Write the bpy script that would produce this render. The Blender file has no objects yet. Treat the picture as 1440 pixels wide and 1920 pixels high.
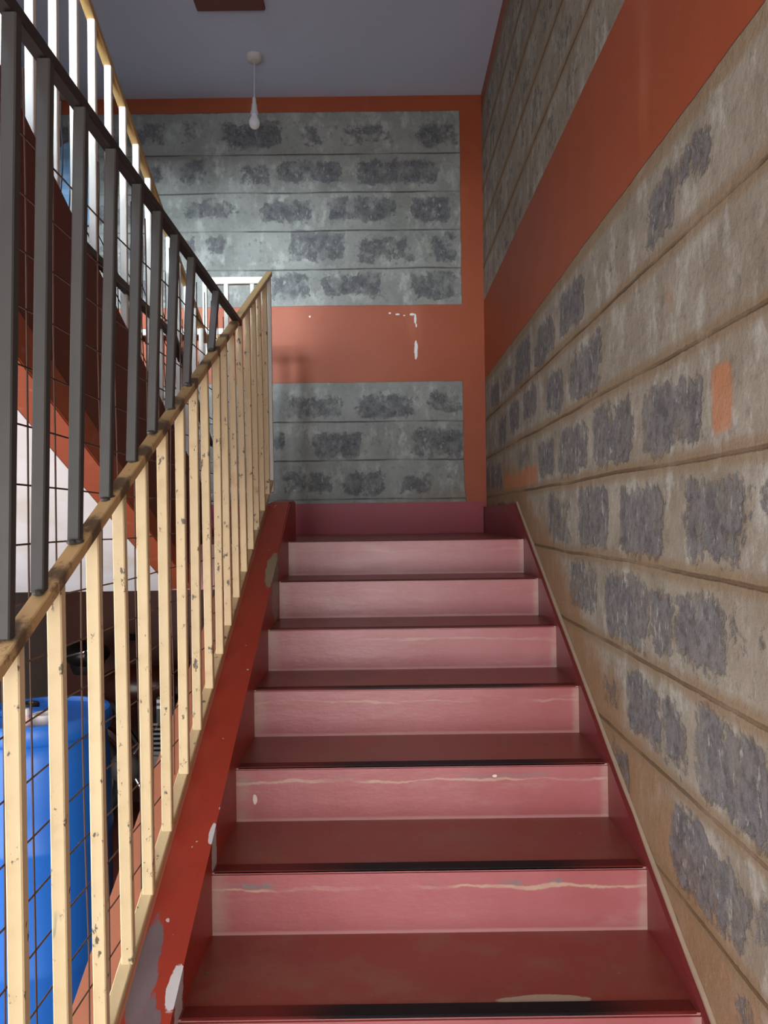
import bpy, bmesh, math, random
import numpy as np
from mathutils import Vector, Matrix, noise as mnoise

random.seed(7)
rng = np.random.default_rng(7)
C = bpy.context.scene.collection
E = 1.669                     # eye height above the ground floor; heights below are written relative to the eye

# ---------------------------------------------------------------- main dimensions (metres)
TR, RI = 0.30, 0.1422         # tread, riser of the flight in front
D0, H0 = 1.4726, 0.9579       # nosing of the first tread in view: distance, depth under the eye
XL, XR = -0.405, 0.593        # inner edges of the flight
XW = 0.613                    # right wall
YB = 4.553                    # back wall
ZC = 2.497                    # ceiling
ZL = -0.105                   # landing
ZF = -E                       # ground floor
XLEFT = -2.0
Z0, SC = 1.0155 + 0.2276, 0.2276   # masonry courses
SL = RI / TR
def nosing(y): return -H0 + (y - D0) * SL
def curb(y): return -0.932 + 0.515 * (y - 1.42)
XRAIL = -0.515
def railz(y): return 0.280 + 0.52 * (y - 1.924)
ZDARK = 0.705

# ---------------------------------------------------------------- mesh helpers
def lin(c):
    return tuple(((v/255)/12.92 if v/255 <= .04045 else ((v/255+.055)/1.055)**2.4) for v in c) + (1.0,)

class MB:
    """collects shapes (eye-relative heights) into one mesh"""
    def __init__(s): s.bm = bmesh.new()
    def box(s, x0, x1, y0, y1, z0, z1, bev=0.0, mat=None):
        vs = [s.bm.verts.new((x, y, z+E)) for x in (x0, x1) for y in (y0, y1) for z in (z0, z1)]
        F = []
        for f in ((0,1,3,2),(4,6,7,5),(0,4,5,1),(2,3,7,6),(0,2,6,4),(1,5,7,3)):
            F.append(s.bm.faces.new([vs[i] for i in f]))
        if bev:
            es = list({e for f in F for e in f.edges})
            bmesh.ops.bevel(s.bm, geom=es, offset=bev, segments=2, affect='EDGES')
        return F
    def prism(s, poly, x0, x1, bev=0.0):
        """poly: (y, z) outline extruded along X"""
        a = [s.bm.verts.new((x0, y, z+E)) for y, z in poly]
        b = [s.bm.verts.new((x1, y, z+E)) for y, z in poly]
        F = [s.bm.faces.new(a), s.bm.faces.new(b[::-1])]
        n = len(poly)
        for i in range(n):
            j = (i+1) % n
            F.append(s.bm.faces.new((a[i], b[i], b[j], a[j])))
        if bev:
            es = list({e for f in F for e in f.edges})
            bmesh.ops.bevel(s.bm, geom=es, offset=bev, segments=2, affect='EDGES')
        return F
    def bar(s, p, q, w, h, up=(0,0,1), bev=0.002):
        """square tube from p to q, w along the sideways axis, h along up"""
        p, q = Vector(p), Vector(q); d = (q-p).normalized()
        side = d.cross(Vector(up))
        if side.length < 1e-4: side = Vector((1,0,0))
        side.normalize(); u2 = side.cross(d).normalized()
        vs = []
        for o in (p, q):
            for a, b in ((-1,-1),(1,-1),(1,1),(-1,1)):
                v = o + side*(a*w/2) + u2*(b*h/2)
                vs.append(s.bm.verts.new((v.x, v.y, v.z+E)))
        F = [s.bm.faces.new([vs[i] for i in f]) for f in ((3,2,1,0),(4,5,6,7),(0,1,5,4),(1,2,6,5),(2,3,7,6),(3,0,4,7))]
        if bev:
            es = list({e for f in F for e in f.edges})
            bmesh.ops.bevel(s.bm, geom=es, offset=bev, segments=1, affect='EDGES')
    def tube(s, pts, r, n=8, closed=False):
        pts = [Vector(p) for p in pts]; rings = []
        m = len(pts)
        prev = None
        for i, p in enumerate(pts):
            if closed: d = (pts[(i+1) % m] - pts[i-1])
            else: d = pts[min(i+1, m-1)] - pts[max(i-1, 0)]
            d.normalize()
            ref = prev if prev is not None else (Vector((0,0,1)) if abs(d.z) < .9 else Vector((1,0,0)))
            a = (ref - d*ref.dot(d)).normalized(); prev = a
            b = d.cross(a)
            rr = r[i] if isinstance(r, (list, tuple)) else r
            rings.append([s.bm.verts.new(p + a*math.cos(2*math.pi*k/n)*rr + b*math.sin(2*math.pi*k/n)*rr + Vector((0,0,E))) for k in range(n)])
        for i in range(m if closed else m-1):
            A, B = rings[i], rings[(i+1) % m]
            for k in range(n):
                s.bm.faces.new((A[k], A[(k+1) % n], B[(k+1) % n], B[k]))
        if not closed:
            s.bm.faces.new(rings[0][::-1]); s.bm.faces.new(rings[-1])
    def lathe(s, prof, c, n=32, axis='Z'):
        """prof: (radius, height) list; c: centre (height measured from c)"""
        c = Vector(c); rings = []
        for r, h in prof:
            ring = []
            for k in range(n):
                a = 2*math.pi*k/n
                if axis == 'Z': v = Vector((r*math.cos(a), r*math.sin(a), h))
                else: v = Vector((r*math.cos(a), h, r*math.sin(a)))
                ring.append(s.bm.verts.new(c + v + Vector((0,0,E))))
            rings.append(ring)
        for A, B in zip(rings, rings[1:]):
            for k in range(n):
                s.bm.faces.new((A[k], A[(k+1) % n], B[(k+1) % n], B[k]))
        if prof[0][0] > 1e-5: s.bm.faces.new(rings[0][::-1])
        if prof[-1][0] > 1e-5: s.bm.faces.new(rings[-1])
        bmesh.ops.remove_doubles(s.bm, verts=[v for R_ in (rings[0], rings[-1]) for v in R_], dist=1e-5)
    def ellipsoid(s, c, r, u=20, v=12):
        M = Matrix.Translation(Vector(c)+Vector((0,0,E))) @ Matrix.Diagonal((*r, 1))
        bmesh.ops.create_uvsphere(s.bm, u_segments=u, v_segments=v, radius=1, matrix=M)
    def build(s, name, mats, parent=None, smooth=False):
        bmesh.ops.recalc_face_normals(s.bm, faces=s.bm.faces)
        base = Vector((0,0,0))
        p = parent
        while p is not None:
            base += Vector(p.location); p = p.parent
        bmesh.ops.translate(s.bm, verts=s.bm.verts, vec=-base)
        me = bpy.data.meshes.new(name); s.bm.to_mesh(me); s.bm.free()
        for m in (mats if isinstance(mats, (list, tuple)) else [mats]): me.materials.append(m)
        if smooth:
            for pl in me.polygons: pl.use_smooth = True
            try: me.set_sharp_from_angle(angle=math.radians(38))
            except Exception: pass
        o = bpy.data.objects.new(name, me); C.objects.link(o)
        if parent is not None: o.parent = parent
        return o

def thing(name, label, cat, loc, group=None):
    o = bpy.data.objects.new(name, None); C.objects.link(o)
    o.location = (loc[0], loc[1], loc[2]+E); o.empty_display_size = .1
    o['label'] = label; o['category'] = cat
    if group: o['group'] = group
    return o
def tag(o, label, cat, group=None):
    o['label'] = label; o['category'] = cat
    if group: o['group'] = group
    return o
def struct(o, label=None, cat=None):
    o['kind'] = 'structure'
    if label: o['label'] = label
    if cat: o['category'] = cat
    return o

# ---------------------------------------------------------------- node helpers
class NT:
    def __init__(s, name):
        s.m = bpy.data.materials.new(name); s.m.use_nodes = True
        s.t = s.m.node_tree; s.t.nodes.clear()
        s.out = s.t.nodes.new('ShaderNodeOutputMaterial')
        s.b = s.t.nodes.new('ShaderNodeBsdfPrincipled')
        s.t.links.new(s.b.outputs[0], s.out.inputs[0])
        g = s.t.nodes.new('ShaderNodeNewGeometry'); s.pos = g.outputs['Position']
        x = s.t.nodes.new('ShaderNodeSeparateXYZ'); s.t.links.new(s.pos, x.inputs[0])
        s.x, s.y = x.outputs[0], x.outputs[1]
        s.z = s.op('SUBTRACT', x.outputs[2], E)       # eye-relative height
    def put(s, sock, v):
        if hasattr(v, 'is_linked') or isinstance(v, bpy.types.NodeSocket): s.t.links.new(v, sock)
        else: sock.default_value = v
    def op(s, o, a, b=0.0, c=None, clamp=False):
        n = s.t.nodes.new('ShaderNodeMath'); n.operation = o; n.use_clamp = clamp
        s.put(n.inputs[0], a); s.put(n.inputs[1], b)
        if c is not None: s.put(n.inputs[2], c)
        return n.outputs[0]
    def add(s, a, b): return s.op('ADD', a, b)
    def sub(s, a, b): return s.op('SUBTRACT', a, b)
    def mul(s, a, b): return s.op('MULTIPLY', a, b)
    def mx(s, a, b): return s.op('MAXIMUM', a, b)
    def mn(s, a, b): return s.op('MINIMUM', a, b)
    def ss(s, v, lo, hi, a=0.0, b=1.0):
        n = s.t.nodes.new('ShaderNodeMapRange'); n.interpolation_type = 'SMOOTHSTEP'
        s.put(n.inputs[0], v)
        if lo > hi: lo, hi, a, b = hi, lo, b, a
        n.inputs[1].default_value = lo; n.inputs[2].default_value = hi
        n.inputs[3].default_value = a; n.inputs[4].default_value = b
        return n.outputs[0]
    def vec(s, sx=1, sy=1, sz=1, off=(0,0,0)):
        n = s.t.nodes.new('ShaderNodeMapping'); n.inputs['Scale'].default_value = (sx, sy, sz); n.inputs['Location'].default_value = off
        s.t.links.new(s.pos, n.inputs[0]); return n.outputs[0]
    def noise(s, scale, detail=4, rough=.55, vec=None, dist=0.0):
        n = s.t.nodes.new('ShaderNodeTexNoise'); n.inputs['Scale'].default_value = scale
        n.inputs['Detail'].default_value = detail; n.inputs['Roughness'].default_value = rough; n.inputs['Distortion'].default_value = dist
        s.t.links.new(vec if vec is not None else s.pos, n.inputs['Vector']); return n.outputs['Fac']
    def attr(s, name):
        n = s.t.nodes.new('ShaderNodeAttribute'); n.attribute_name = name; return n.outputs['Fac']
    def mix(s, f, a, b):
        n = s.t.nodes.new('ShaderNodeMix'); n.data_type = 'RGBA'
        s.put(n.inputs[0], f); s.put(n.inputs[6], a); s.put(n.inputs[7], b); return n.outputs[2]
    def blob(s, c, r, jitter):
        """1 inside a ragged spot of radii r about c (eye-relative height)"""
        q = None
        for ax, cc, rr in zip((s.x, s.y, s.z), c, r):
            d = s.mul(s.sub(ax, cc), 1.0/rr); d = s.mul(d, d)
            q = d if q is None else s.add(q, d)
        q = s.add(q, s.mul(s.sub(jitter, .5), 2.2))
        return s.ss(q, 1.0, .8)
    def bump(s, h, dist=.01, strength=1.0):
        n = s.t.nodes.new('ShaderNodeBump'); n.inputs['Distance'].default_value = dist; n.inputs['Strength'].default_value = strength
        s.put(n.inputs['Height'], h); s.t.links.new(n.outputs[0], s.b.inputs['Normal'])
    def col(s, c): s.put(s.b.inputs['Base Color'], c)
    def rough(s, r): s.put(s.b.inputs['Roughness'], r)
    def spec(s, v): s.put(s.b.inputs['Specular IOR Level'], v)
    def metal(s, v): s.put(s.b.inputs['Metallic'], v)

def plain(name, rgb, rough=.6, metal=0.0, spec=.5, var=.0, scale=8):
    n = NT(name); c = lin(rgb)
    if var:
        k = n.noise(scale, 5)
        a = tuple(v*(1-var) for v in c[:3])+(1,); b = tuple(min(1, v*(1+var)) for v in c[:3])+(1,)
        n.col(n.mix(k, a, b))
    else: n.col(c)
    n.rough(rough); n.metal(metal); n.spec(spec)
    return n.m
# ---------------------------------------------------------------- materials
ORANGE_A, ORANGE_B = lin((144, 70, 42)), lin((164, 84, 54))

def wall_material(name, mortar, mortar2, stone, stone2, line, orange_fn, halo_col, halo_amt, pale, smear):
    n = NT(name)
    st = n.attr('stone'); oc = n.attr('ochre')
    n1 = n.noise(5, 5, .6); n2 = n.noise(34, 6, .68); n3 = n.noise(120, 3, .6); n4 = n.noise(1.7, 3)
    nm = n.noise(9, 6, .68, dist=.4)
    m = n.add(st, n.add(n.mul(n.sub(n2, .5), 1.5), n.mul(n.sub(nm, .5), 1.9)))
    m = n.mul(n.ss(m, .26, .66), n.ss(st, .02, .22))
    m = n.mul(m, n.ss(n.noise(15, 6, .7, vec=n.vec(1, 1, .8)), .36, .58, smear, 1.0))
    pit = n.ss(n.noise(55, 4, .6), .60, .74)
    sc = n.mix(n.ss(n2, .35, .62), stone, stone2)
    sc = n.mix(n.mul(pit, .7), sc, lin((30, 30, 34)))
    fleck = n.ss(n.noise(38, 5, .7, vec=n.vec(1, 1, .5)), .57, .67); sc = n.mix(n.mul(fleck, .75), sc, pale)
    mc = n.mix(n.ss(n1, .3, .7), mortar, mortar2)
    nb_ = n.noise(11, 5, .7, vec=n.vec(1, 1, .6)); nv = n.noise(24, 5, .65, vec=n.vec(1, 1, .35))
    mc = n.mix(n.ss(nb_, .50, .66, 0, .75), mc, pale)
    mc = n.mix(n.ss(nv, .55, .72, 0, .45), mc, pale)
    mc = n.mix(n.mul(n.ss(n2, .52, .72), .42), mc, stone)
    mc = n.mix(n.ss(n.add(oc, n.mul(n.sub(n1, .5), .8)), .30, .85, 0, .75), mc, lin((150, 112, 76)))
    c = n.mix(n.mul(m, .88), mc, sc)
    # bed joints
    gz = n.op('FRACT', n.add(n.mul(n.sub(n.add(n.z, n.mul(n.sub(n4, .5), .022)), Z0), 1/SC), 50.5))
    gz = n.mul(n.op('ABSOLUTE', n.sub(gz, .5)), SC)
    brk = n.ss(n.noise(2.6, 3), .36, .56, .35, 1.0)
    clear = n.mn(n.ss(n.op('ABSOLUTE', n.sub(n.z, .789)), .03, .06), n.ss(n.op('ABSOLUTE', n.sub(n.z, 2.382)), .03, .06))
    brk = n.mul(brk, clear)
    j = n.mul(n.sub(1.0, n.ss(n.add(gz, n.mul(n.sub(n2, .5), .006)), .0015, .0060)), brk)
    halo = n.sub(1.0, n.ss(n.add(gz, n.mul(n.sub(n1, .5), .035)), .010, .034))
    c = n.mix(n.mul(halo, halo_amt), c, halo_col)
    c = n.mix(n.mul(j, .72), c, line)
    o, paintmark = orange_fn(n, n1, n2)
    oc2 = n.mix(n1, ORANGE_A, ORANGE_B)
    oc2 = n.mix(n.mul(n.ss(n.noise(3, 4, .6, vec=n.vec(1, 1, .25)), .58, .75), .25), oc2, lin((196, 128, 100)))
    if paintmark is not None: oc2 = n.mix(paintmark, oc2, lin((225, 222, 220)))
    spill = n.attr('spill')
    sm = n.ss(n.add(spill, n.mul(n.sub(n1, .5), .7)), .35, .8, 0, .7)
    c = n.mix(sm, c, lin((186, 118, 76)))
    if hasattr(n, 'under'): oc2 = n.mix(n.under, oc2, lin((84, 44, 34)))  # orange paint darkened below the landing: the shade there is put into the colour
    c = n.mix(o, c, oc2)
    n.col(c)
    n.rough(n.mix(o, (.92,)*3+(1,), (.5,)*3+(1,)))
    n.spec(.25)
    h = n.add(n.mul(m, -.55), n.add(n.mul(n2, .55), n.mul(j, -.4)))
    h = n.add(h, n.mul(n3, .12))
    h = n.mul(h, n.sub(1.0, n.mul(o, .95)))
    n.bump(h, .012, .9)
    return n.m

def back_orange(n, n1, n2):
    w = n.mul(n.sub(n1, .5), .014)
    zz = n.add(n.z, w); xx = n.add(n.x, w)
    a = n.ss(zz, 2.403, 2.408)
    b = n.mul(n.ss(zz, 1.250, 1.254), 1.0); b = n.mul(n.sub(1.0, b), n.ss(zz, .795, .799))
    c = n.ss(n.sub(xx, n.mul(n.mx(n.sub(.3, n.z), 0), .05)), .480, .484)
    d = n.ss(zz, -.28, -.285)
    n.under = d  # mask of the painted shade below the landing
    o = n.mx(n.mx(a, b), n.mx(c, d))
    k = n2
    p = None
    for cc, r in (((.207, YB, .985), (.011, .3, .058)), ((.205, YB, 1.168), (.007, .3, .03)), ((.21, YB, 1.13), (.004, .3, .012)),
                  ((.185, YB, 1.196), (.014, .3, .007)), ((.10, YB, 1.197), (.014, .3, .006)), ((.055, YB, 1.205), (.009, .3, .006)), ((.14, YB, 1.19), (.006, .3, .004)),
                  ((-.42, YB, 1.19), (.006, .3, .006))):
        q = n.blob(cc, r, k); p = q if p is None else n.mx(p, q)
    return o, p
def right_orange(n, n1, n2):
    w = n.mul(n.sub(n1, .5), .014); zz = n.add(n.z, w)
    a = n.ss(zz, 2.405, 2.41)
    b = n.mul(n.ss(zz, .803, .807), n.ss(zz, 1.270, 1.266))
    return n.mx(a, b), None

M = {}
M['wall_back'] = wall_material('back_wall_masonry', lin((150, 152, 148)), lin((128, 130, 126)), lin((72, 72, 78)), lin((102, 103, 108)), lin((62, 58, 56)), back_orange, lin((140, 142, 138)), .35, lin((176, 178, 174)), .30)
M['wall_right'] = wall_material('right_wall_masonry', lin((160, 152, 140)), lin((138, 128, 114)), lin((78, 78, 86)), lin((116, 115, 120)), lin((92, 70, 50)), right_orange, lin((138, 114, 86)), .7, lin((182, 180, 174)), .68)
M['ceiling'] = plain('ceiling_paint', (200, 212, 234), .9, var=.04, scale=3)
M['white_plaster'] = None
def soffit():
    n = NT('white_soffit_paint'); k = n.noise(2.2, 5)
    c = n.mix(n.ss(k, .45, .75), lin((222, 224, 230)), lin((200, 200, 192)))
    n.col(c); n.rough(.8); n.bump(n.noise(18, 4), .004, .4); return n.m
M['white_plaster'] = soffit()
def orange_plain():
    n = NT('orange_wall_paint'); k = n.noise(4, 5)
    c = n.mix(k, ORANGE_A, ORANGE_B); c = n.mix(n.mul(n.ss(n.noise(22, 5), .58, .7), .35), c, lin((170, 128, 110)))
    n.col(c); n.rough(.55); n.bump(n.noise(30, 4), .003, .4); return n.m
M['orange'] = orange_plain()
M['salmon'] = plain('salmon_ledge_paint', (182, 116, 88), .6, var=.12, scale=9)
M['mortar_edge'] = plain('pale_rough_mortar', (158, 138, 118), .95, var=.12, scale=60)
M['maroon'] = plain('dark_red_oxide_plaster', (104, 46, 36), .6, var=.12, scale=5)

# red oxide cement of the treads
def tread():
    n = NT('red_oxide_tread')
    a = n.noise(2.6, 5, .6, vec=n.vec(.6, 1, 1)); b = n.noise(45, 4); d = n.noise(9, 5, .65)
    c = n.mix(a, lin((130, 54, 48)), lin((148, 68, 54)))
    c = n.mix(n.ss(d, .42, .70, 0, .7), c, lin((140, 92, 74)))
    c = n.mix(n.ss(n.noise(5, 4, .6), .56, .7, 0, .5), c, lin((112, 58, 58)))
    c = n.mix(n.mul(n.ss(b, .70, .76), .55), c, lin((172, 142, 132)))
    # grey paint spatter
    sp = n.mul(n.ss(n.noise(30, 2), .735, .76), n.mul(n.ss(n.x, -.16, -.34), n.ss(n.y, 1.85, 1.6)))
    c = n.mix(sp, c, lin((104, 110, 118)))
    # bare chipped cement behind the nosing of the nearest tread in view
    e = n.blob((.30, D0+.05, -H0), (.10, .016, .2), d)
    c = n.mix(e, c, lin((176, 158, 140)))
    n.col(c); n.rough(n.op('ADD', n.mul(d, .22), .22)); n.spec(.55)
    n.bump(n.add(n.mul(b, .25), n.mul(a, .8)), .004, .35)
    return n.m
M['tread'] = tread()
def riser():
    n = NT('dusty_red_riser')
    a = n.noise(2.4, 5, .6, vec=n.vec(1, 1, .8)); d = n.noise(10, 6, .65, vec=n.vec(.45, 1, 1.5)); b = n.noise(60, 4)
    c = n.mix(n.ss(a, .3, .7), lin((158, 84, 86)), lin((170, 100, 104)))
    c = n.mix(n.ss(d, .52, .76, 0, .42), c, lin((178, 138, 130)))
    # height over the tread under it, 0 .. RI
    loc = n.op('FRACT', n.add(n.mul(n.add(n.z, H0), 1/RI), 40.0))
    w = n.mul(n.sub(n.noise(7, 5, .6, vec=n.vec(1, .2, .2)), .5), .26)
    near = n.ss(n.y, 3.1, 1.8)
    crack = n.op('ABSOLUTE', n.sub(n.add(loc, w), .73))
    crack = n.mul(n.sub(1.0, n.ss(n.add(crack, n.mul(n.sub(d, .5), .16)), .006, .034)), n.mul(n.add(n.mul(near, .65), .12), n.ss(n.noise(4.3, 3), .34, .56)))
    c = n.mix(crack, c, lin((188, 164, 142)))
    patch = n.mul(n.mul(n.ss(n.op('ABSOLUTE', n.sub(n.add(loc, w), .80)), .06, .02), n.ss(n.noise(5, 4, .6, vec=n.vec(1, 1, .2)), .53, .6)), n.ss(n.y, 2.15, 1.95))
    c = n.mix(n.mul(patch, .9), c, lin((112, 116, 118)))
    edge = n.mx(n.ss(n.add(n.x, n.mul(n.sub(d, .5), .03)), XL+.055, XL+.005), n.ss(n.add(n.x, n.mul(n.sub(d, .5), .02)), XR-.025, XR-.006))
    c = n.mix(n.mul(edge, n.ss(d, .3, .6, .2, .6)), c, lin((176, 150, 136)))
    foot = n.ss(n.add(loc, n.mul(n.sub(d, .5), .05)), .075, .03)
    c = n.mix(n.mul(foot, .45), c, lin((200, 160, 160)))
    p = n.blob((-.355, D0+2*TR, -H0+1.42*RI), (.006, .1, .013), n.noise(44, 4))
    p2 = n.blob((.29, D0+2*TR, -H0+1.80*RI), (.006, .1, .004), n.noise(60, 4))
    c = n.mix(n.mx(p, p2), c, lin((226, 206, 200)))
    n.col(c); n.rough(n.op('ADD', n.mul(d, .25), .25)); n.spec(.6)
    n.bump(n.add(n.mul(b, .2), n.mul(d, .8)), .004, .45)
    return n.m
M['riser'] = riser()
def strip():
    n = NT('worn_black_nosing')
    d = n.noise(7, 5, .6, vec=n.vec(1, 3, 1))
    m = n.mul(n.ss(n.add(n.x, n.mul(n.sub(d, .5), .12)), -.26, -.06), n.ss(n.add(n.x, n.mul(n.sub(d, .5), .12)), .56, .36))
    m = n.mul(m, n.ss(n.y, 2.95, 2.15, .25, 1.0))
    c = n.mix(m, lin((104, 36, 32)), lin((22, 21, 24)))
    n.col(c); n.rough(.5); n.spec(.2); n.bump(n.noise(40, 3), .002, .3)
    return n.m
M['strip'] = strip()
M['skirt'] = plain('red_oxide_skirting', (112, 40, 42), .34, spec=.5, var=.10, scale=4)
M['skirt_back'] = plain('dusty_red_skirting', (150, 54, 66), .42, spec=.3, var=.10, scale=5)
def curbmat():
    n = NT('red_oxide_curb')
    a = n.noise(3, 5); d = n.noise(28, 5, .65); g = n.noise(34, 5, .72, vec=n.vec(1, .4, .4))
    c = n.mix(a, lin((150, 44, 30)), lin((170, 60, 40)))
    c = n.mix(n.ss(d, .6, .8, 0, .4), c, lin((112, 42, 36)))
    # worn grey-blue paint stains
    st = None
    for cc, r in (((-.478, 1.52, -.88), (.026, .11, .2)), ((-.448, 1.40, -.94), (.016, .07, .2)), ((-.47, 1.36, -.96), (.02, .10, .2)), ((-.435, 1.43, -.93), (.010, .018, .2)), ((-.425, 1.34, -.96), (.008, .05, .2))):
        q = n.blob(cc, r, g); st = q if st is None else n.mx(st, q)
    fl = n.mul(n.ss(n.noise(22, 3, .6, vec=n.vec(1, .5, .5)), .70, .73), n.ss(n.y, 2.6, 1.6, .35, 1))
    c = n.mix(n.mul(n.mx(st, fl), .85), c, lin((104, 104, 112)))
    wh = n.blob((-.413, 1.482, -.90), (.014, .045, .2), d)
    wh = n.mx(wh, n.blob((-.409, 1.80, -.74), (.008, .03, .2), d))
    wh = n.mx(wh, n.mul(n.ss(n.noise(42, 1), .775, .79), .8))
    c = n.mix(wh, c, lin((206, 204, 208)))
    ce = n.blob((-.418, 2.86, -.19), (.022, .115, .3), d)
    c = n.mix(ce, c, lin((150, 134, 112)))
    n.col(c); n.rough(.42); n.spec(.45); n.bump(n.add(n.mul(d, .5), n.mul(ce, -1.5)), .004, .5)
    return n.m
M['curb'] = curbmat()

def cream():
    n = NT('chipped_cream_paint')
    d = n.noise(42, 5, .7, vec=n.vec(1, 1, .55)); a = n.noise(6, 4); f = n.noise(16, 5, .6)
    c = n.mix(a, lin((216, 194, 150)), lin((230, 211, 170)))
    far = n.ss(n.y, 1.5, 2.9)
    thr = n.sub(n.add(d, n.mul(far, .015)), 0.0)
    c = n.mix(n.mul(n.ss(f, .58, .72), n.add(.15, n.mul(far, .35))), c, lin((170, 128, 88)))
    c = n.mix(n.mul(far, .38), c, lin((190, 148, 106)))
    c = n.mix(n.ss(thr, .615, .66, 0, .9), c, lin((74, 64, 58)))
    drip = n.mul(n.ss(n.noise(14, 3, .6, vec=n.vec(1, 1, .3)), .66, .69), n.ss(n.y, 1.6, 1.35))
    c = n.mix(n.mul(drip, n.ss(n.z, -.55, -.68)), c, lin((126, 132, 134)))
    n.col(c); n.rough(.45); n.bump(d, .0015, .5)
    return n.m
M['cream'] = cream()
def cream_top():
    n = NT('scorched_cream_rail')
    d = n.noise(20, 5, .7); f = n.noise(8, 4, .6)
    c = n.mix(f, lin((196, 160, 108)), lin((216, 186, 136)))
    k = n.mul(n.ss(n.y, 2.95, 2.6), 1.0)
    # burnt spots about every welded bar
    ph = n.op('ABSOLUTE', n.sub(n.op('FRACT', n.add(n.mul(n.sub(n.y, 1.062), 1/.146), 20.5)), .5))
    sc = n.ss(n.add(ph, n.mul(n.sub(d, .5), .9)), .26, .05)
    c = n.mix(n.mul(n.mul(sc, k), .85), c, lin((70, 56, 48)))
    c = n.mix(n.mul(n.ss(d, .58, .68), n.add(.25, n.mul(k, .5))), c, lin((104, 76, 54)))
    n.col(c); n.rough(.5); n.bump(d, .002, .5)
    return n.m
M['cream_top'] = cream_top()
M['cream_upper'] = plain('cream_paint', (232, 230, 222), .5, var=.05)
M['cream_rail'] = plain('shade_toned_cream', (186, 150, 96), .5, var=.06)  # cream paint turned tan, the rail's shaded side put into the colour
def dark_steel():
    n = NT('bare_dark_steel'); a = n.noise(7, 5, .6, vec=n.vec(1, 1, .35))
    c = n.mix(a, lin((58, 60, 64)), lin((90, 87, 82)))
    n.col(c); n.metal(.35); n.rough(.5); n.bump(n.noise(60, 3), .001, .3); return n.m
M['steel'] = dark_steel()
M['rail_steel'] = plain('dark_rail_steel', (58, 52, 50), .5, metal=.25, var=.2)
M['rust'] = plain('rusty_wire', (84, 60, 50), .7, metal=.2, var=.3, scale=30)
M['dark_wire'] = plain('dark_wire', (52, 46, 44), .6, metal=.3)
M['weld'] = plain('grey_weld', (92, 90, 90), .45, metal=.5, var=.2, scale=60)
M['white_plastic'] = plain('white_plastic', (206, 204, 202), .4)
M['cord'] = plain('white_flex', (196, 196, 196), .5)
M['brown_wood'] = plain('brown_painted_wood', (104, 48, 36), .5, var=.15, scale=6)
M['red_floor'] = plain('red_floor_cement', (120, 66, 54), .5, var=.15, scale=3)
M['plaster'] = plain('outer_plaster', (170, 164, 156), .9, var=.06, scale=3)
def bulbm():
    n = NT('opal_bulb'); n.col(lin((226, 230, 236))); n.rough(.18); n.b.inputs['Subsurface Weight'].default_value = .3; return n.m
M['bulb'] = bulbm()
def drumm():
    n = NT('blue_plastic'); k = n.noise(3, 4, vec=n.vec(1, 1, .3))
    c = n.mix(k, lin((24, 96, 190)), lin((34, 112, 205))); n.col(c); n.rough(.36); n.bump(n.noise(9, 4), .003, .3); return n.m
M['blue'] = drumm()
M['black_plastic'] = plain('black_plastic', (26, 26, 28), .4)
M['pinkish'] = plain('pale_pink_plastic', (222, 190, 184), .5)
M['black_rubber'] = plain('black_rubber', (24, 23, 22), .7)
M['chrome'] = plain('chrome', (200, 200, 204), .18, metal=1.0)
M['grey_metal'] = plain('grey_cast_metal', (120, 120, 120), .45, metal=.6, var=.1)
M['tank'] = plain('dark_tank_paint', (58, 30, 24), .25)
M['black_paint'] = plain('black_paint', (20, 20, 22), .35)
M['stripe'] = plain('white_stripe', (226, 230, 236), .5)
M['stripe_blue'] = plain('navy_stripe', (34, 50, 70), .5)
def clothm():
    n = NT('light_blue_cloth'); f = n.op('FRACT', n.mul(n.z, 1/.09))
    b = n.ss(n.op('ABSOLUTE', n.sub(f, .5)), .2, .12)
    n.col(n.mix(n.mul(b, .35), lin((128, 170, 208)), lin((176, 204, 226)))); n.rough(.9); n.bump(n.noise(60, 3), .002, .4); return n.m
M['cloth'] = clothm()
# ---------------------------------------------------------------- masonry walls
BK_ROWS = [(-1.17,-1.09,2.22,2.37,0.5),(-0.92,-0.58,2.2,2.35,0.8),(-0.46,-0.32,2.21,2.33,0.5),(-0.23,0.06,2.21,2.34,0.45),(0.23,0.47,2.19,2.33,0.6),(-1.4,-1.25,2.22,2.37,0.5),(-1.17,-1.02,1.99,2.14,0.6),(-0.83,-0.65,1.98,2.1,0.7),(-0.59,-0.23,1.99,2.11,0.85),(-0.12,0.34,1.98,2.11,0.9),(-1.15,-0.87,1.78,1.89,0.7),(-0.85,-0.81,1.78,1.85,0.3),(-0.7,-0.4,1.76,1.87,0.8),(-0.29,0.09,1.76,1.89,0.95),(0.19,0.41,1.75,1.89,0.95),(-1.26,-1.09,1.54,1.68,0.5),(-1.01,-0.92,1.58,1.68,0.8),(-0.77,-0.7,1.62,1.66,0.5),(-0.54,-0.21,1.53,1.69,0.85),(-0.13,0.21,1.51,1.65,0.55),(0.31,0.46,1.52,1.67,0.8),(-0.65,-0.42,1.3,1.45,0.7),(-0.34,0.01,1.31,1.44,0.75),(0.18,0.45,1.29,1.45,0.7),(-0.57,-0.23,0.59,0.71,0.6),(-0.15,0.2,0.58,0.72,0.85),(0.28,0.47,0.6,0.73,0.6),(-0.64,-0.57,0.36,0.49,0.6),(-0.42,-0.13,0.35,0.49,0.85),(-0.01,0.06,0.43,0.49,0.25),(0.18,0.48,0.35,0.51,0.85),(-0.58,-0.29,0.15,0.26,0.6),(-0.23,0.02,0.12,0.26,0.75),(0.1,0.28,0.14,0.25,0.65),(0.37,0.41,0.22,0.25,0.3)]
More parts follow.
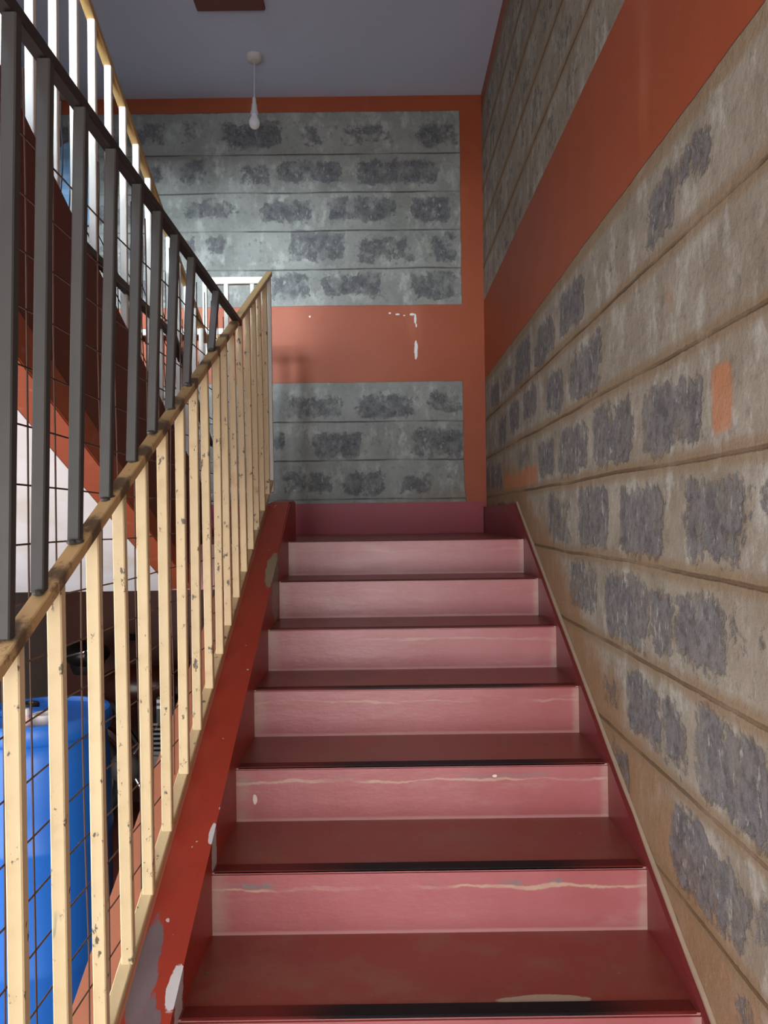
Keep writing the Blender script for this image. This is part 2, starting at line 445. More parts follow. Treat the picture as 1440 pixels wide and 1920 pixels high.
RT_ROWS = [(4.01,4.31,0.6,0.7,0.7),(3.17,3.52,0.57,0.68,0.85),(3.61,3.9,0.63,0.71,0.5),(2.72,3.08,0.59,0.67,0.85),(3.8,4.03,0.36,0.48,0.7),(3.44,3.68,0.4,0.5,0.9),(3.05,3.33,0.41,0.52,0.75),(2.61,2.86,0.37,0.49,0.85),(2.17,2.5,0.37,0.49,0.85),(3.95,4.35,0.15,0.27,0.7),(3.19,3.5,0.21,0.28,0.4),(2.75,3.01,0.16,0.27,0.7),(2.3,2.67,0.15,0.27,0.8),(1.88,2.23,0.15,0.28,0.8),(1.48,1.8,0.14,0.26,0.8),(2.52,2.84,-0.09,0.06,0.5),(2.1,2.41,-0.08,0.06,0.85),(1.69,1.99,-0.09,0.05,0.9),(1.3,1.56,-0.08,0.05,0.7),(1.19,1.27,-0.02,0.04,0.6),(2.23,2.54,-0.29,-0.16,0.55),(1.8,2.12,-0.31,-0.17,0.85),(1.64,1.76,-0.31,-0.18,0.8),(1.4,1.61,-0.29,-0.17,0.85),(1.24,1.36,-0.25,-0.17,0.3),(2.03,2.16,-0.51,-0.44,0.5),(1.73,1.94,-0.52,-0.41,0.85),(1.59,1.71,-0.53,-0.41,0.7),(1.24,1.52,-0.54,-0.39,0.85),(1.46,1.66,-0.76,-0.63,0.85),(1.32,1.44,-0.77,-0.64,0.75),(1.32,1.38,-0.9,-0.85,0.6),(1.21,1.27,-0.7,-0.63,0.5),(1.42,1.58,0.66,0.72,0.75),(1.6,1.76,0.61,0.71,0.75),(2.32,2.64,0.61,0.72,0.85),(2.78,3.02,0.63,0.71,0.8),(3.17,3.49,0.64,0.74,0.75),(2.15,2.45,0.43,0.51,0.6),(1.9,2.12,0.64,0.7,0.25)]
OCHRE = [(1.34,1.43,.14,.27,1.0),(3.03,3.9,.11,.21,.75),(1.58,1.67,.40,.51,.5)]

def fill_rows(known, lo, hi, zlo, zhi, covered, seed):
    r = random.Random(seed); out = []
    k = 0
    z = Z0 - SC*20
    while z < 3:
        if zlo-.05 < z and z+SC < zhi+.1:
            x = lo + r.uniform(-.2, .1)
            while x < hi:
                w = r.uniform(.22, .42)
                if not covered(x, x+w, z):
                    out.append((x+.025, x+w-.03, z+.045+r.uniform(0, .015), z+SC-.045-r.uniform(0, .015), r.uniform(.45, .85)))
                x += w + r.uniform(.0, .05)
        z += SC
    return known + out

def masonry(name, rows, plane, u0, u1, z0, z1, step, mat, back, ochre_fn, spills=()):
    nu = int(round((u1-u0)/step))+1; nz = int(round((z1-z0)/step))+1
    U = np.linspace(u0, u1, nu); Z = np.linspace(z0, z1, nz)
    UU, ZZ = np.meshgrid(U, Z)
    def field(rows, soft):
        S = np.zeros_like(UU)
        for a, b, c, d, w in rows:
            cx, cz, hx, hz = (a+b)/2, (c+d)/2, (b-a)/2, (d-c)/2
            qx = np.abs(UU-cx)-hx; qz = np.abs(ZZ-cz)-hz
            r = min(hx, hz)*.55
            qx2, qz2 = qx+r, qz+r
            dist = np.hypot(np.maximum(qx2, 0), np.maximum(qz2, 0)) + np.minimum(np.maximum(qx2, qz2), 0) - r
            v = np.clip(.5 - dist/soft, 0, 1); v = v*v*(3-2*v)
            S = np.maximum(S, v*w)
        return S
    S = field(rows, .075); P = field(spills, .06) if spills else np.zeros_like(UU)
    O = ochre_fn(UU, ZZ)
    vs = []
    for j in range(nz):
        for i in range(nu):
            if plane[0] == 'Y': vs.append((U[i], plane[1], Z[j]+E))
            else: vs.append((plane[1], U[i], Z[j]+E))
    fs = [(j*nu+i, j*nu+i+1, (j+1)*nu+i+1, (j+1)*nu+i) for j in range(nz-1) for i in range(nu-1)]
    nb = len(vs)
    # back and edges give the wall its thickness
    cor = [0, nu-1, (nz-1)*nu+nu-1, (nz-1)*nu]
    for k in cor:
        v = vs[k]
        vs.append((v[0], v[1]+back, v[2]) if plane[0] == 'Y' else (v[0]+back, v[1], v[2]))
    fs.append((nb+3, nb+2, nb+1, nb))
    edges = [[i for i in range(nu)], [j*nu+nu-1 for j in range(nz)], [(nz-1)*nu+i for i in range(nu-1, -1, -1)], [j*nu for j in range(nz-1, -1, -1)]]
    for k, ed in enumerate(edges):
        fs.append(tuple(ed[::-1]) + (nb+k, nb+(k+1) % 4))
    me = bpy.data.meshes.new(name); me.from_pydata(vs, [], fs); me.update()
    for nm, A in (('stone', S), ('ochre', O), ('spill', P)):
        at = me.attributes.new(nm, 'FLOAT', 'POINT')
        at.data.foreach_set('value', np.concatenate([A.ravel(), np.zeros(4)]).astype(np.float32))
    me.materials.append(mat)
    o = bpy.data.objects.new(name, me); C.objects.link(o)
    bm = bmesh.new(); bm.from_mesh(me); bmesh.ops.recalc_face_normals(bm, faces=bm.faces); bm.to_mesh(me); bm.free()
    return o

bk = fill_rows(BK_ROWS, -2.0, .6, -1.6, 2.5, lambda a, b, z: (b > -1.15 and not (-1.3 < z < -.2)), 3)
def ochre_back(U, Z):
    return np.clip(1.0-(Z-.06)/.30, 0, 1)*np.clip((U+1.0)/1.2, .25, 1)*.62
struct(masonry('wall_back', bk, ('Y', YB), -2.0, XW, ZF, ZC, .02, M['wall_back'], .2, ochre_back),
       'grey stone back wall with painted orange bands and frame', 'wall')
def cov_r(a, b, z):
    zm = z+SC/2
    return (zm < .80 and b > 1.28 and zm > nosing((a+b)/2)+.0)
rt = fill_rows(RT_ROWS, -2.6, 4.5, -1.67, 2.5, cov_r, 11)
rt = [(a-.004, b+.004, c-.010, d+.010, w*(.42 if c > 1.2 else 1.05)) for a, b, c, d, w in rt]
def ochre_right(Y, Z):
    h = Z - (-H0 + (np.minimum(Y, 3.5)-D0)*SL)
    return np.clip(1.15-h/.34, 0, 1.0)*1.0 + .12*np.clip(1-h/1.0, 0, 1)
struct(masonry('wall_right', rt, ('X', XW), -2.6, YB+.2, ZF, ZC, .02, M['wall_right'], .2, ochre_right, OCHRE),
       'rough stone right wall with one wide orange band', 'wall')

# ---------------------------------------------------------------- shell
b = MB(); b.box(-6, 3, -7, 5.0, ZF-.2, ZF); struct(b.build('floor', M['red_floor']))
b = MB(); b.box(XLEFT-.2, XW+.2, -2.8, YB+.2, ZC, ZC+.2); struct(b.build('ceiling', M['ceiling']), 'pale painted concrete ceiling', 'ceiling')
b = MB()
b.box(XLEFT-.2, XLEFT, 2.75, YB+.2, ZF, ZC); b.box(XLEFT-.2, XLEFT, -2.8, 2.75, -.12, ZC)
struct(b.build('wall_left', M['plaster']))
b = MB()
b.box(XLEFT, XW, -2.8, -2.6, .75, 1.5); b.box(-.55, XW, -2.8, -2.6, 1.5, ZC)
struct(b.build('wall_front', M['plaster']))
b = MB(); b.box(XLEFT, XW, -2.6, -.05, 1.31, 1.457); b.box(-.55, XW, -.05, .9, 1.31, 1.457)
struct(b.build('floor_upper', M['white_plaster']))
b = MB(); b.box(-.55, -.45, -2.6, .9, 1.457, ZC); struct(b.build('added_shade_wall', M['plaster']))  # unseen wall added to keep upper daylight off the back wall's right side

b = MB(); b.box(XLEFT, -.45, .55, .78, 1.84, ZC); struct(b.build('added_light_baffle', M['plaster']))  # unseen downstand added to shade the top of the back wall
# half landing
b = MB()
F = b.box(-.60, XW, D0+6*TR+.055, YB, -.29, ZL); b.box(XLEFT, -.60, 3.15, YB, -.29, ZL)
struct(b.build('floor_landing', M['tread']), 'red cement half landing at the top of the stairs', 'landing')
b = MB(); b.box(XLEFT, XW-.02, YB-.018, YB, ZL, .081, .004); struct(b.build('baseboard_back', M['skirt_back']))
b = MB()
sk = lambda y: .049 - .497*(3.5-y)
b.prism([(YB, ZL-.02), (YB, .049), (3.5, .049), (.2, max(sk(.2), ZF)), (.2, ZF), (.6, ZF), (3.3, -.35)], XR+.002, XW)
bb = struct(b.build('baseboard_right', M['skirt']))
b = MB()
ys_ = [.3+.1*k for k in range(33)]
b.tube([(XW-.001, y_, sk(y_)+.004+mnoise.noise(Vector((y_*9, 2, 1)))*.004) for y_ in ys_], [.0075+.003*mnoise.noise(Vector((y_*14, 7, 1))) for y_ in ys_], 6)
o = b.build('mortar_edge', M['mortar_edge'], bb)

# ---------------------------------------------------------------- the flight in front
st = thing('staircase', 'red cement staircase rising to the half landing between curb and stone wall', 'stairs', (.1, .27, ZF))
for k in range(-4, 6):
    y = D0+k*TR; z = -H0+k*RI
    b = MB()
    zb = max(ZF, z-RI-.05)
    F = b.box(XL-.03, XR+.015, y, y+TR+.02, zb, z, .005)
    o = b.build('step', [M['tread'], M['riser']], st)
    for p in o.data.polygons:
        if p.normal.y < -.7: p.material_index = 1
    b = MB(); w = .042 if k < 4 else .03
    b.box(XL+.004, XR-.004, y+.005, y+w, z-.004, z+.0025, .0012)
    b.build('nosing_strip', M['strip'], o)
b = MB(); F = b.box(XL-.03, XR+.015, D0+6*TR, D0+6*TR+.06, ZL-RI-.05, ZL+.001, .005)
o = b.build('step', [M['tread'], M['riser']], st)
for p in o.data.polygons:
    if p.normal.y < -.7: p.material_index = 1
b = MB(); b.box(XL+.004, XR-.004, D0+6*TR+.004, D0+6*TR+.03, ZL-.002, ZL+.003, .0012); b.build('nosing_strip', M['strip'], o)
b = MB(); b.prism([(.35, ZF+.004), (3.28, nosing(3.28)-RI-.06), (3.28, -.30), (.9, ZF+.004)], XL-.03, XR); b.build('slab', M['white_plaster'], st)
ys = [.06, .7, 1.4, 2.1, 2.8, 3.36]
top = [(y, max(curb(y), ZF+.02)) for y in ys] + [(3.56, curb(3.36)+.012)]
bot = [(3.56, -.30), (3.2, -.34), (.55, ZF+.002), (.06, ZF+.002)]
b = MB(); b.prism(top+bot, -.497, XL, .006)
o = b.build('curb', M['curb'], st); o['label'] = 'bright red painted curb with worn grey and white chips'
b = MB(); b.prism([(y, z-.012) for y, z in top]+bot, -.602, -.497, .004)
o = b.build('curb_ledge', M['salmon'], st); o['label'] = 'orange painted outer ledge of the curb'

# ---------------------------------------------------------------- railing of the flight in front
rl = thing('stair_railing', 'chipped cream stair railing with a dark steel triangle welded on top', 'railing', (XRAIL, .4, curb(.4)))
b = MB(); b.bar((XRAIL, .40, railz(.40)), (XRAIL, 3.57, railz(3.57)), .027, .021); b.build('top_rail', M['cream_top'], rl)
b = MB(); b.bar((XRAIL-.002, .30, curb(.30)+.006), (XRAIL-.002, 3.545, curb(3.545)+.006), .026, .016); b.build('bottom_rail', M['cream'], rl)
y = 1.078-.1458*4
r = random.Random(5)
while y < 3.50:
    ln = r.uniform(-.004, .004); yj = y + r.uniform(-.008, .008)
    b = MB(); b.bar((XRAIL+.002, yj, curb(yj)+.008), (XRAIL-.003+ln, yj+r.uniform(-.005, .005), railz(yj)-.008), .0235, .019, up=(0,1,0)); b.build('baluster', M['cream'], rl)
    y += .1458
b = MB(); b.bar((XRAIL, 3.552, curb(3.50)-.02), (XRAIL-.004, 3.556, railz(3.556)), .024, .022, up=(0,1,0)); b.build('end_post', M['cream_upper'], rl)
XD = XRAIL+.004
b = MB(); b.bar((XD+.006, .1, ZDARK+.006), (XD, 2.765, ZDARK-.002), .022, .022); o = b.build('extension_rail', M['rail_steel'], rl); o['label'] = 'dark steel rail of the welded extension'
for yb in (.31, .46, .61, .76, .905, 1.052, 1.158, 1.295, 1.442, 1.594, 1.735, 1.88, 2.043, 2.345):
    b = MB(); zt = ZDARK-.010
    b.bar((XRAIL-.004, yb, railz(yb)+.012), (XD+.010, yb, zt), .0205, .019, up=(0,1,0)); o = b.build('extension_bar', M['steel'], rl); o['label'] = 'bare grey steel bar of the welded extension'
    b = MB()
    for q in range(3):
        b.ellipsoid((XRAIL-.004+r.uniform(-.006, .008), yb+r.uniform(-.018, .012), railz(yb)+.012+r.uniform(-.004, .004)), (.009, .011, .005), 8, 6)
    b.build('weld_bead', M['weld'], o, smooth=True)
def wob(y, z, a=.006):
    return mnoise.noise(Vector((y*2.3, z*2.1, 3.3)))*a
b = MB()
y = .50
while y < 3.5:
    z0, z1 = curb(y)-.004, (ZDARK-.01 if y < 2.72 else railz(y)-.01)
    n = 9; off = r.uniform(-.012, .012)
    b.tube([(XRAIL-.026+wob(y, z0+(z1-z0)*t/n, .008), y+off*t/n+wob(z0+(z1-z0)*t/n, y, .012), z0+(z1-z0)*t/n) for t in range(n+1)], .0016, 5)
    y += .098
z = -1.2
while z < ZDARK-.03:
    ya = max(.45, 1.924+(z+.62)/.52-.0) if False else .5
    # from the curb line to the rail line at this height
    lo = .5; hi = min(3.5, 1.42+(z+.932)/.515)
    if z > railz(2.72): lo = .5
    if hi > lo+.1:
        n = max(4, int((hi-lo)/.12))
        b.tube([(XRAIL-.026+wob(lo+(hi-lo)*t/n, z, .008), lo+(hi-lo)*t/n, z+wob(z*1.7, lo+(hi-lo)*t/n, .010)) for t in range(n+1)], .0016, 5)
    z += .0895
o = b.build('wire_mesh', M['rust'], rl); o['label'] = 'rusty welded wire mesh tied behind the bars'

# ---------------------------------------------------------------- second flight, returning overhead on the left
XS = -.78
L1 = lambda y: .407-.48*(y-2.797)
L2 = lambda y: .255-.455*(y-2.085)
L3 = lambda y: .141-.424*(y-2.13)
up = thing('upper_staircase', 'upper flight with white soffit and dark orange edge returning overhead on the left', 'stairs', (-1.4, 3.15, ZL))
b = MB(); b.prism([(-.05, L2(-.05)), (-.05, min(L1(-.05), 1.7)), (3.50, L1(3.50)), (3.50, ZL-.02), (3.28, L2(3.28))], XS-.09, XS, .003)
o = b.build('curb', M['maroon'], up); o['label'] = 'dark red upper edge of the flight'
b = MB(); b.prism([(-.05, L3(-.05)), (-.05, L2(-.05)), (3.28, L2(3.28)), (3.28, -.295), (3.13, L3(3.13))], XS-.09, XS+.004, .003)
o = b.build('stringer', M['orange'], up); o['label'] = 'orange painted lower edge of the flight'
b = MB(); b.prism([(-.05, L3(-.05)), (-.05, L3(-.05)+.16), (3.15, L3(3.15)+.16), (3.15, L3(3.15))], XLEFT+.004, XS-.09)
b.build('soffit_slab', M['white_plaster'], up)
for j in range(0, 11):
    y1 = 3.15-.30*j; z1 = ZL+RI*(j+1)
    b = MB(); b.box(XLEFT+.004, XS-.09, y1-.32, y1, z1-RI-.015, z1, .005); b.build('step', M['tread'], up)

ur = thing('upper_railing', 'cream railing of the upper flight with wire mesh, brightly lit', 'railing', (XS-.03, 3.1, L1(3.1)))
XU = XS-.028
rz = lambda y: 1.246-.438*(y-2.576)
b = MB(); b.bar((XU, .2, rz(.2)), (XU, 3.55, rz(3.55)), .024, .024); b.build('top_rail', M['cream_rail'], ur)
b = MB(); b.bar((XU+.012, 2.02, .738), (XU+.012, 2.945, .700), .024, .024); b.bar((XU+.012, 2.94, .703), (XU+.012, 3.56, .345), .024, .024); o = b.build('brace_rail', M['rail_steel'], ur); o['label'] = 'dark steel brace rail across the bars'
y = 1.657+.1255*12-.0
ybars = [1.657-.128*k for k in range(1, 9)]+[1.657+.128*k for k in range(0, 15)]
for y in sorted(ybars):
    b = MB(); b.bar((XU, y, L1(y)-.01), (XU+.002, y, rz(y)-.01), .0205, .019, up=(0,1,0)); b.build('baluster', M['cream_upper'], ur)
mtop = lambda y: L1(y)+min(.60, .16+max(0, y-1.6)*.32)
b = MB()
y = 1.9
while y < 3.52:
    b.tube([(XU-.02+wob(y, q, .01), y+wob(q, y, .02), L1(y)+.02+(mtop(y)-L1(y))*q) for q in (0, .2, .4, .6, .8, 1)], .0017, 5)
    y += .052
for q in range(8):
    n = 18
    b.tube([(XU-.02+wob(q, t*.2, .01), 1.9+.18*q+(1.6-.18*q)*t/n, L1(1.9+.18*q+(1.6-.18*q)*t/n)+.03+.078*q+wob(t*.3, q, .02)) for t in range(n+1)], .0017, 5)
o = b.build('wire_mesh', M['dark_wire'], ur); o['label'] = 'dark wire mesh behind the bars'

# short guard closing the gap between both railings
gp = thing('landing_guard', 'short white guard bridging the two railings at the landing edge', 'railing', (-.68, 3.6, ZL))
b = MB(); b.bar((-.83, 3.60, 1.112), (XRAIL-.02, 3.60, 1.112), .028, .032); b.build('top_rail', M['cream_upper'], gp)
b = MB(); b.bar((-.83, 3.60, .130), (XRAIL-.06, 3.60, .130), .022, .022); b.build('bottom_rail', M['cream_upper'], gp)
for x in (-.822, -.722, -.60):
    b = MB(); b.bar((x, 3.60, ZL if x != -.722 else .13), (x, 3.60, 1.10), .020, .020, up=(0,1,0)); b.build('post', M['cream_upper'], gp)
# handrail on the back wall
hr = thing('wall_handrail', 'short cream handrail fixed to the back wall behind the railings', 'handrail', (-1.14, YB-.08, ZL))
b = MB(); b.bar((-1.42, YB-.09, 1.085), (-.89, YB-.09, 1.085), .030, .034); b.build('rail', M['cream_upper'], hr)
for x in (-1.345, -.95):
    b = MB(); b.bar((x, YB-.09, ZL), (x, YB-.09, 1.075), .028, .028, up=(0,1,0)); b.build('post', M['cream_rail'], hr)
    b = MB(); b.bar((x, YB-.09, 1.0), (x, YB, 1.0), .02, .02); b.build('bracket', M['cream_rail'], hr)

# ---------------------------------------------------------------- pendant lamp and ceiling panel
PX, PY = -.664, 4.143
pl = thing('pendant_lamp', 'bare white bulb hanging on a cord from the ceiling', 'lamp', (PX, PY, ZC))
b = MB(); b.lathe([(0, -.030), (.020, -.030), (.036, -.026), (.044, -.016), (.045, 0), (0, 0)], (PX, PY, ZC), 32); b.build('ceiling_rose', M['white_plastic'], pl, True)
b = MB(); b.tube([(PX, PY, ZC-.028), (PX-.002, PY, 2.38), (PX-.003, PY, 2.265)], .0034, 8); b.build('cord', M['cord'], pl, True)
b = MB(); b.lathe([(0, .092), (.008, .092), (.0105, .088), (.0112, .060), (.0145, .056), (.0155, .034), (.0180, .022), (.0215, .010), (.0215, .005), (0, .005)], (PX-.004, PY, 2.178), 24); b.build('lamp_holder', M['white_plastic'], pl, True)
b = MB(); b.lathe([(0, 0), (.010, .001), (.020, .007), (.0275, .018), (.0305, .031), (.029, .043), (.0235, .056), (.018, .068), (.0155, .078), (.0145, .088), (0, .088)], (PX-.004, PY, 2.102), 28); b.build('bulb', M['bulb'], pl, True)
hp = thing('ceiling_hatch', 'brown wooden hatch board on the ceiling, cut by the top edge', 'hatch', (-.709, 3.45, ZC))
b = MB(); b.box(-.874, -.544, 3.20, 3.735, ZC-.026, ZC, .003); b.build('board', M['brown_wood'], hp)
b = MB(); b.box(-.874, -.544, 3.735, 3.748, ZC-.012, ZC, .002); b.build('trim_strip', M['brown_wood'], hp)

# ---------------------------------------------------------------- blue drum under the upper flight
DX, DY, DT = -1.20, 2.68, -.66
DB = ZF
hh = DT-DB
dr = thing('plastic_drum', 'large blue plastic drum standing on the floor beyond the railing', 'drum', (DX, DY, DB))
prof = [(0, 0), (.255, 0), (.272, .012), (.276, .05), (.281, .10), (.285, .19), (.290, .21), (.291, .225), (.286, .24), (.286, .60), (.291, .615), (.292, .63), (.287, .645), (.285, .76), (.281, .84), (.272, .90), (.268, .925), (.274, .94), (.284, .945), (.290, .955), (.290, hh-.012), (.280, hh), (.264, hh), (.262, hh-.006), (.260, hh-.016), (0, hh-.020)]
prof = [(r_*.81, h_ if h_ > .78 else h_*.96) for r_, h_ in prof]
b = MB(); b.lathe(prof, (DX, DY, DB), 56); b.build('body', M['blue'], dr, True)
zt = DT-.019
bx, by = -1.145, 2.585
b = MB(); b.lathe([(0, 0), (.040, 0), (.042, .026), (.040, .034), (.028, .034), (.026, .024), (0, .022)], (bx, by, zt), 28); o = b.build('bung_cap', M['white_plastic'], dr, True); o['label'] = 'round white bung cap on the lid'
b = MB(); b.lathe([(0, 0), (.036, 0), (.038, .022), (.034, .028), (.02, .028), (.018, .02), (0, .02)], (-1.28, 2.76, zt), 24); o = b.build('bung_cap', M['black_plastic'], dr, True); o['label'] = 'dark bung cap on the lid'
b = MB(); b.box(DX-.15, DX+.02, DY-.02, DY+.05, zt-.002, zt+.022, .008); b.build('lid_rib', M['blue'], dr)
bt = thing('small_bottle', 'tiny pale pink bottle on the lid of the blue drum', 'bottle', (-1.176, 2.523, zt))
b = MB(); b.lathe([(0, 0), (.017, 0), (.019, .006), (.018, .024), (.009, .036), (.008, .046), (0, .046)], (-1.176, 2.523, zt), 18); b.build('body', M['pinkish'], bt, True)
b = MB(); b.lathe([(0, 0), (.010, 0), (.010, .016), (.008, .02), (0, .02)], (-1.176, 2.523, zt+.045), 16); b.build('cap', M['white_plastic'], bt, True)

# ---------------------------------------------------------------- motorcycle in the dark under the landing
MX, MY = -1.08, 4.14
mc = thing('motorcycle', 'dark motorcycle parked in the shade under the landing behind the drum', 'motorcycle', (MX, MY, ZF))
G = lambda z: ZF+z
def wheel(x):
    b = MB(); n = 40
    b.tube([(x+.25*math.cos(2*math.pi*k/n), MY, G(.285)+.25*math.sin(2*math.pi*k/n)) for k in range(n)], .036, 10, True)
    w = b.build('wheel', M['black_rubber'], mc, True)
    b = MB(); b.tube([(x+.212*math.cos(2*math.pi*k/n), MY, G(.285)+.212*math.sin(2*math.pi*k/n)) for k in range(n)], .012, 8, True)
    b.tube([(x, MY-.05, G(.285)), (x, MY+.05, G(.285))], .04, 14)
    for k in range(18):
        a = 2*math.pi*k/18
        b.tube([(x+.035*math.cos(a), MY+(.025 if k % 2 else -.025), G(.285)+.035*math.sin(a)), (x+.212*math.cos(a+.25), MY, G(.285)+.212*math.sin(a+.25))], .0025, 5)
    b.build('spokes', M['grey_metal'], w, True)
wheel(MX-.60); wheel(MX+.60)
b = MB()
for s in (-.055, .055):
    b.tube([(MX-.60, MY+s, G(.285)), (MX-.47, MY+s, G(.80))], .018, 10)
b.build('front_fork', M['chrome'], mc, True)
b = MB()
b.tube([(MX-.45, MY, G(.82)), (MX-.36, MY, G(.62)), (MX-.15, MY, G(.30)), (MX+.15, MY, G(.28)), (MX+.30, MY, G(.38)), (MX+.25, MY, G(.66)), (MX-.40, MY, G(.74))], .018, 8)
for s in (-.08, .08):
    b.tube([(MX+.15, MY+s, G(.33)), (MX+.60, MY+s, G(.285))], .016, 8); b.tube([(MX+.25, MY+s, G(.66)), (MX+.68, MY+s, G(.72))], .014, 8)
    b.tube([(MX+.58, MY+s*1.3, G(.32)), (MX+.42, MY+s*1.3, G(.66))], .022, 8)
b.build('frame', M['black_paint'], mc, True)
b = MB(); b.ellipsoid((MX-.22, MY, G(.78)), (.25, .13, .115), 24, 14); b.build('fuel_tank', M['tank'], mc, True)
b = MB()
b.prism([(MY-.12, G(.74)), (MY-.12, G(.80)), (MY-.08, G(.825)), (MY+.08, G(.825)), (MY+.12, G(.80)), (MY+.12, G(.74))], MX-.02, MX+.62, .015); b.build('seat', M['black_rubber'], mc, True)
b = MB()
for s in (-1, 1):
    b.tube([(MX-.46, MY, G(.90)), (MX-.47, MY+s*.10, G(.95)), (MX-.43, MY+s*.25, G(1.0)), (MX-.36, MY+s*.36, G(.98))], .011, 8)
hb = b.build('handlebar', M['chrome'], mc, True)
for s in (-1, 1):
    b = MB(); b.tube([(MX-.40, MY+s*.30, G(.99)), (MX-.355, MY+s*.375, G(.98))], .018, 10); b.build('grip', M['black_rubber'], hb, True)
b = MB(); b.ellipsoid((MX-.50, MY-.06, G(.965)), (.12, .11, .07), 20, 12); ck = b.build('instrument_cowl', M['black_paint'], mc, True)
b = MB(); b.tube([(MX-.60, MY-.14, G(.955)), (MX-.50, MY-.175, G(.985)), (MX-.42, MY-.16, G(1.0))], .007, 6); b.build('trim', M['chrome'], ck, True)
b = MB(); b.lathe([(0, 0), (.07, .01), (.088, .05), (.09, .10), (0, .10)], (MX-.52, MY, G(.84)), 24); hl = b.build('headlight', M['black_plastic'], mc, True)
b = MB()
n = 14
b.tube([(MX-.60+.31*math.cos(a), MY, G(.285)+.31*math.sin(a)) for a in [math.radians(20+140*k/n) for k in range(n+1)]], .03, 8); b.build('front_fender', M['tank'], mc, True)
b = MB()
b.tube([(MX+.60+.32*math.cos(a), MY, G(.285)+.32*math.sin(a)) for a in [math.radians(10+130*k/n) for k in range(n+1)]], .04, 8); b.build('rear_fender', M['black_paint'], mc, True)
b = MB(); b.box(MX-.20, MX+.10, MY-.11, MY+.11, G(.25), G(.45), .02); eg = b.build('engine', M['grey_metal'], mc)
b = MB(); b.ellipsoid((MX-.28, MY-.12, G(.375)), (.085, .05, .085), 20, 12); b.build('engine_cover', M['grey_metal'], eg, True)
b = MB()
for k in range(6): b.box(MX-.18, MX+.0, MY-.09, MY+.09, G(.46+.025*k), G(.472+.025*k), .003)
b.build('cooling_fins', M['grey_metal'], eg)
b = MB(); b.tube([(MX-.18, MY-.09, G(.52)), (MX-.27, MY-.12, G(.40)), (MX-.18, MY-.13, G(.24)), (MX+.2, MY-.15, G(.22)), (MX+.70, MY-.16, G(.34))], [.016, .016, .018, .032, .036], 10); b.build('exhaust', M['chrome'], mc, True)
b = MB(); b.box(MX-.115, MX-.02, MY-.135, MY-.115, G(.60), G(.745), .008); sp = b.build('side_panel', M['black_paint'], mc)
b = MB(); b.box(MX-.11, MX-.03, MY-.139, MY-.134, G(.715), G(.732), 0); b.box(MX-.11, MX-.03, MY-.139, MY-.134, G(.685), G(.700), 0); o = b.build('sticker', M['stripe'], sp); o['label'] = 'white striped sticker'
b = MB(); b.tube([(MX-.05, MY-.13, G(.60)), (MX-.02, MY-.15, G(.55)), (MX-.03, MY-.15, G(.48))], .006, 6); b.build('brake_cable', M['black_rubber'], mc, True)
b = MB(); b.tube([(MX+.1, MY-.10, G(.24)), (MX+.16, MY-.26, G(.012))], .01, 8); b.build('side_stand', M['black_paint'], mc, True)

# ---------------------------------------------------------------- cloth on the back wall
cl = thing('hanging_cloth', 'light blue cloth hanging on the back wall beyond the upper railing', 'cloth', (-1.80, YB-.03, 1.72))
b = MB(); nx, nz = 28, 30; rows = []
for j in range(nz+1):
    v = j/nz; row = []
    for i in range(nx+1):
        u_ = i/nx
        zt_ = 2.23 - .10*((u_-.45)*2)**2
        x = -1.905+.235*u_ + .01*math.sin(v*5); z = 1.74+(zt_-1.74)*v
        yy = YB-.035 - .014*math.sin(u_*15+v*2)*(1-.6*v) - .012*mnoise.noise(Vector((u_*4, v*3, 1)))
        row.append(b.bm.verts.new((x, yy, z+E)))
    rows.append(row)
for j in range(nz):
    for i in range(nx): b.bm.faces.new((rows[j][i], rows[j][i+1], rows[j+1][i+1], rows[j+1][i]))
o = b.build('fabric', M['cloth'], cl, True)
sm = o.modifiers.new('thickness', 'SOLIDIFY'); sm.thickness = .006; sm.offset = 0
b = MB(); b.tube([(-1.80, YB, 2.235), (-1.80, YB-.05, 2.235), (-1.80, YB-.055, 2.25)], .004, 6); b.build('hook', M['rail_steel'], cl)

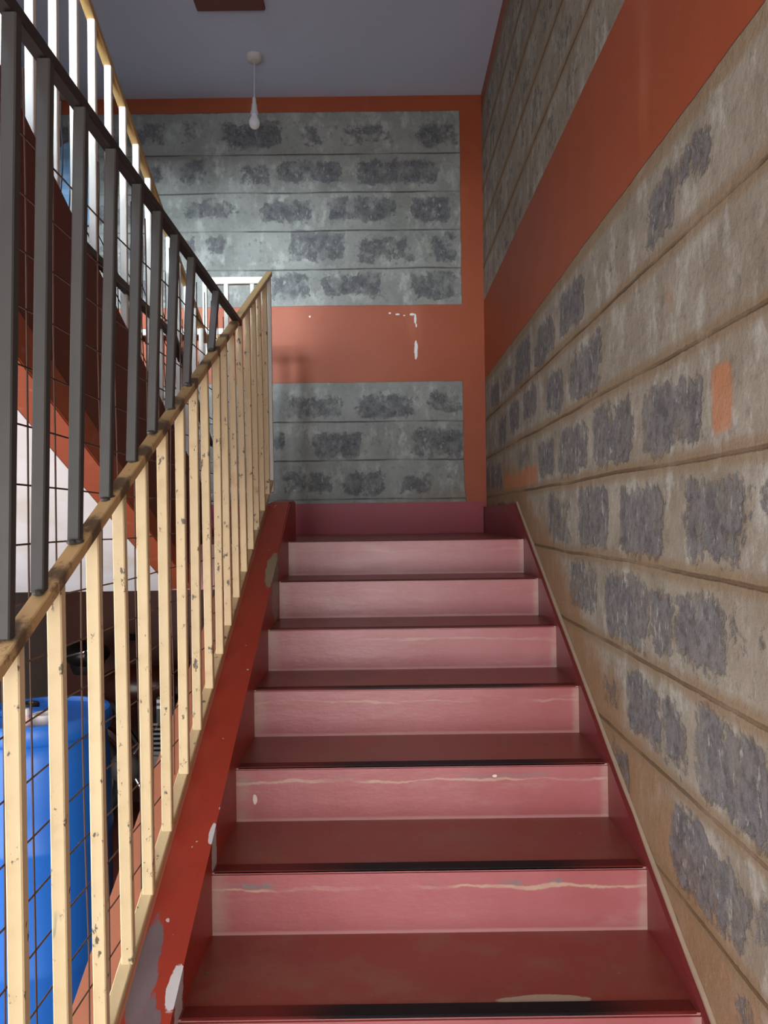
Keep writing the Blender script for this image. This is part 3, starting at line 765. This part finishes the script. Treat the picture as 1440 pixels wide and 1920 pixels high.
# ---------------------------------------------------------------- daylight
w = bpy.data.worlds.new('sky'); bpy.context.scene.world = w; w.use_nodes = True
bg = w.node_tree.nodes['Background']; bg.inputs[0].default_value = (.80, .90, 1.0, 1); bg.inputs[1].default_value = 1.0
def area(name, loc, target, sx, sy, power, colr):
    l = bpy.data.lights.new(name, 'AREA'); l.shape = 'RECTANGLE'; l.size = sx; l.size_y = sy; l.energy = power; l.color = colr
    o = bpy.data.objects.new(name, l); C.objects.link(o); o.location = (loc[0], loc[1], loc[2]+E)
    d = Vector(target)-Vector(loc); o.rotation_euler = d.to_track_quat('-Z', 'Y').to_euler(); return o
area('daylight_door', (-.6, -2.7, -.45), (-.6, 2, -.55), 2.5, 2.2, 150, (1.0, .98, .95))
area('daylight_yard', (-2.08, 1.0, -.9), (0, 1.3, -.75), 3.0, 1.4, 52, (1.0, .97, .92))
area('daylight_upper', (-1.27, -2.7, 1.98), (-1.0, 3, 1.0), 1.4, .85, 1300, (.82, .93, 1.0))

# ---------------------------------------------------------------- camera
cam = bpy.data.cameras.new('camera'); co = bpy.data.objects.new('camera', cam); C.objects.link(co)
yaw, pitch, roll = (math.radians(v) for v in (.05898, .32996, -.74866))
fw = Vector((math.sin(yaw)*math.cos(pitch), math.cos(yaw)*math.cos(pitch), math.sin(pitch)))
rt_ = Vector((math.cos(yaw), -math.sin(yaw), 0)); up_ = rt_.cross(fw)
r2 = rt_*math.cos(roll)+up_*math.sin(roll); u2 = -rt_*math.sin(roll)+up_*math.cos(roll)
m = Matrix((r2, u2, -fw)).transposed().to_4x4(); m.translation = Vector((0, 0, E))
co.matrix_world = m
cam.sensor_fit = 'VERTICAL'; cam.sensor_height = 36; cam.lens = 1442/1920*36; cam.clip_start = .02
sc_ = bpy.context.scene; sc_.camera = co
sc_.view_settings.view_transform = 'Standard'; sc_.view_settings.look = 'None'; sc_.view_settings.gamma = 1; sc_.view_settings.use_curve_mapping = False
sc_.view_settings.exposure = 0.0
sc_.cycles.use_denoising = True
sc_.cycles.max_bounces = 8; sc_.cycles.diffuse_bounces = 6
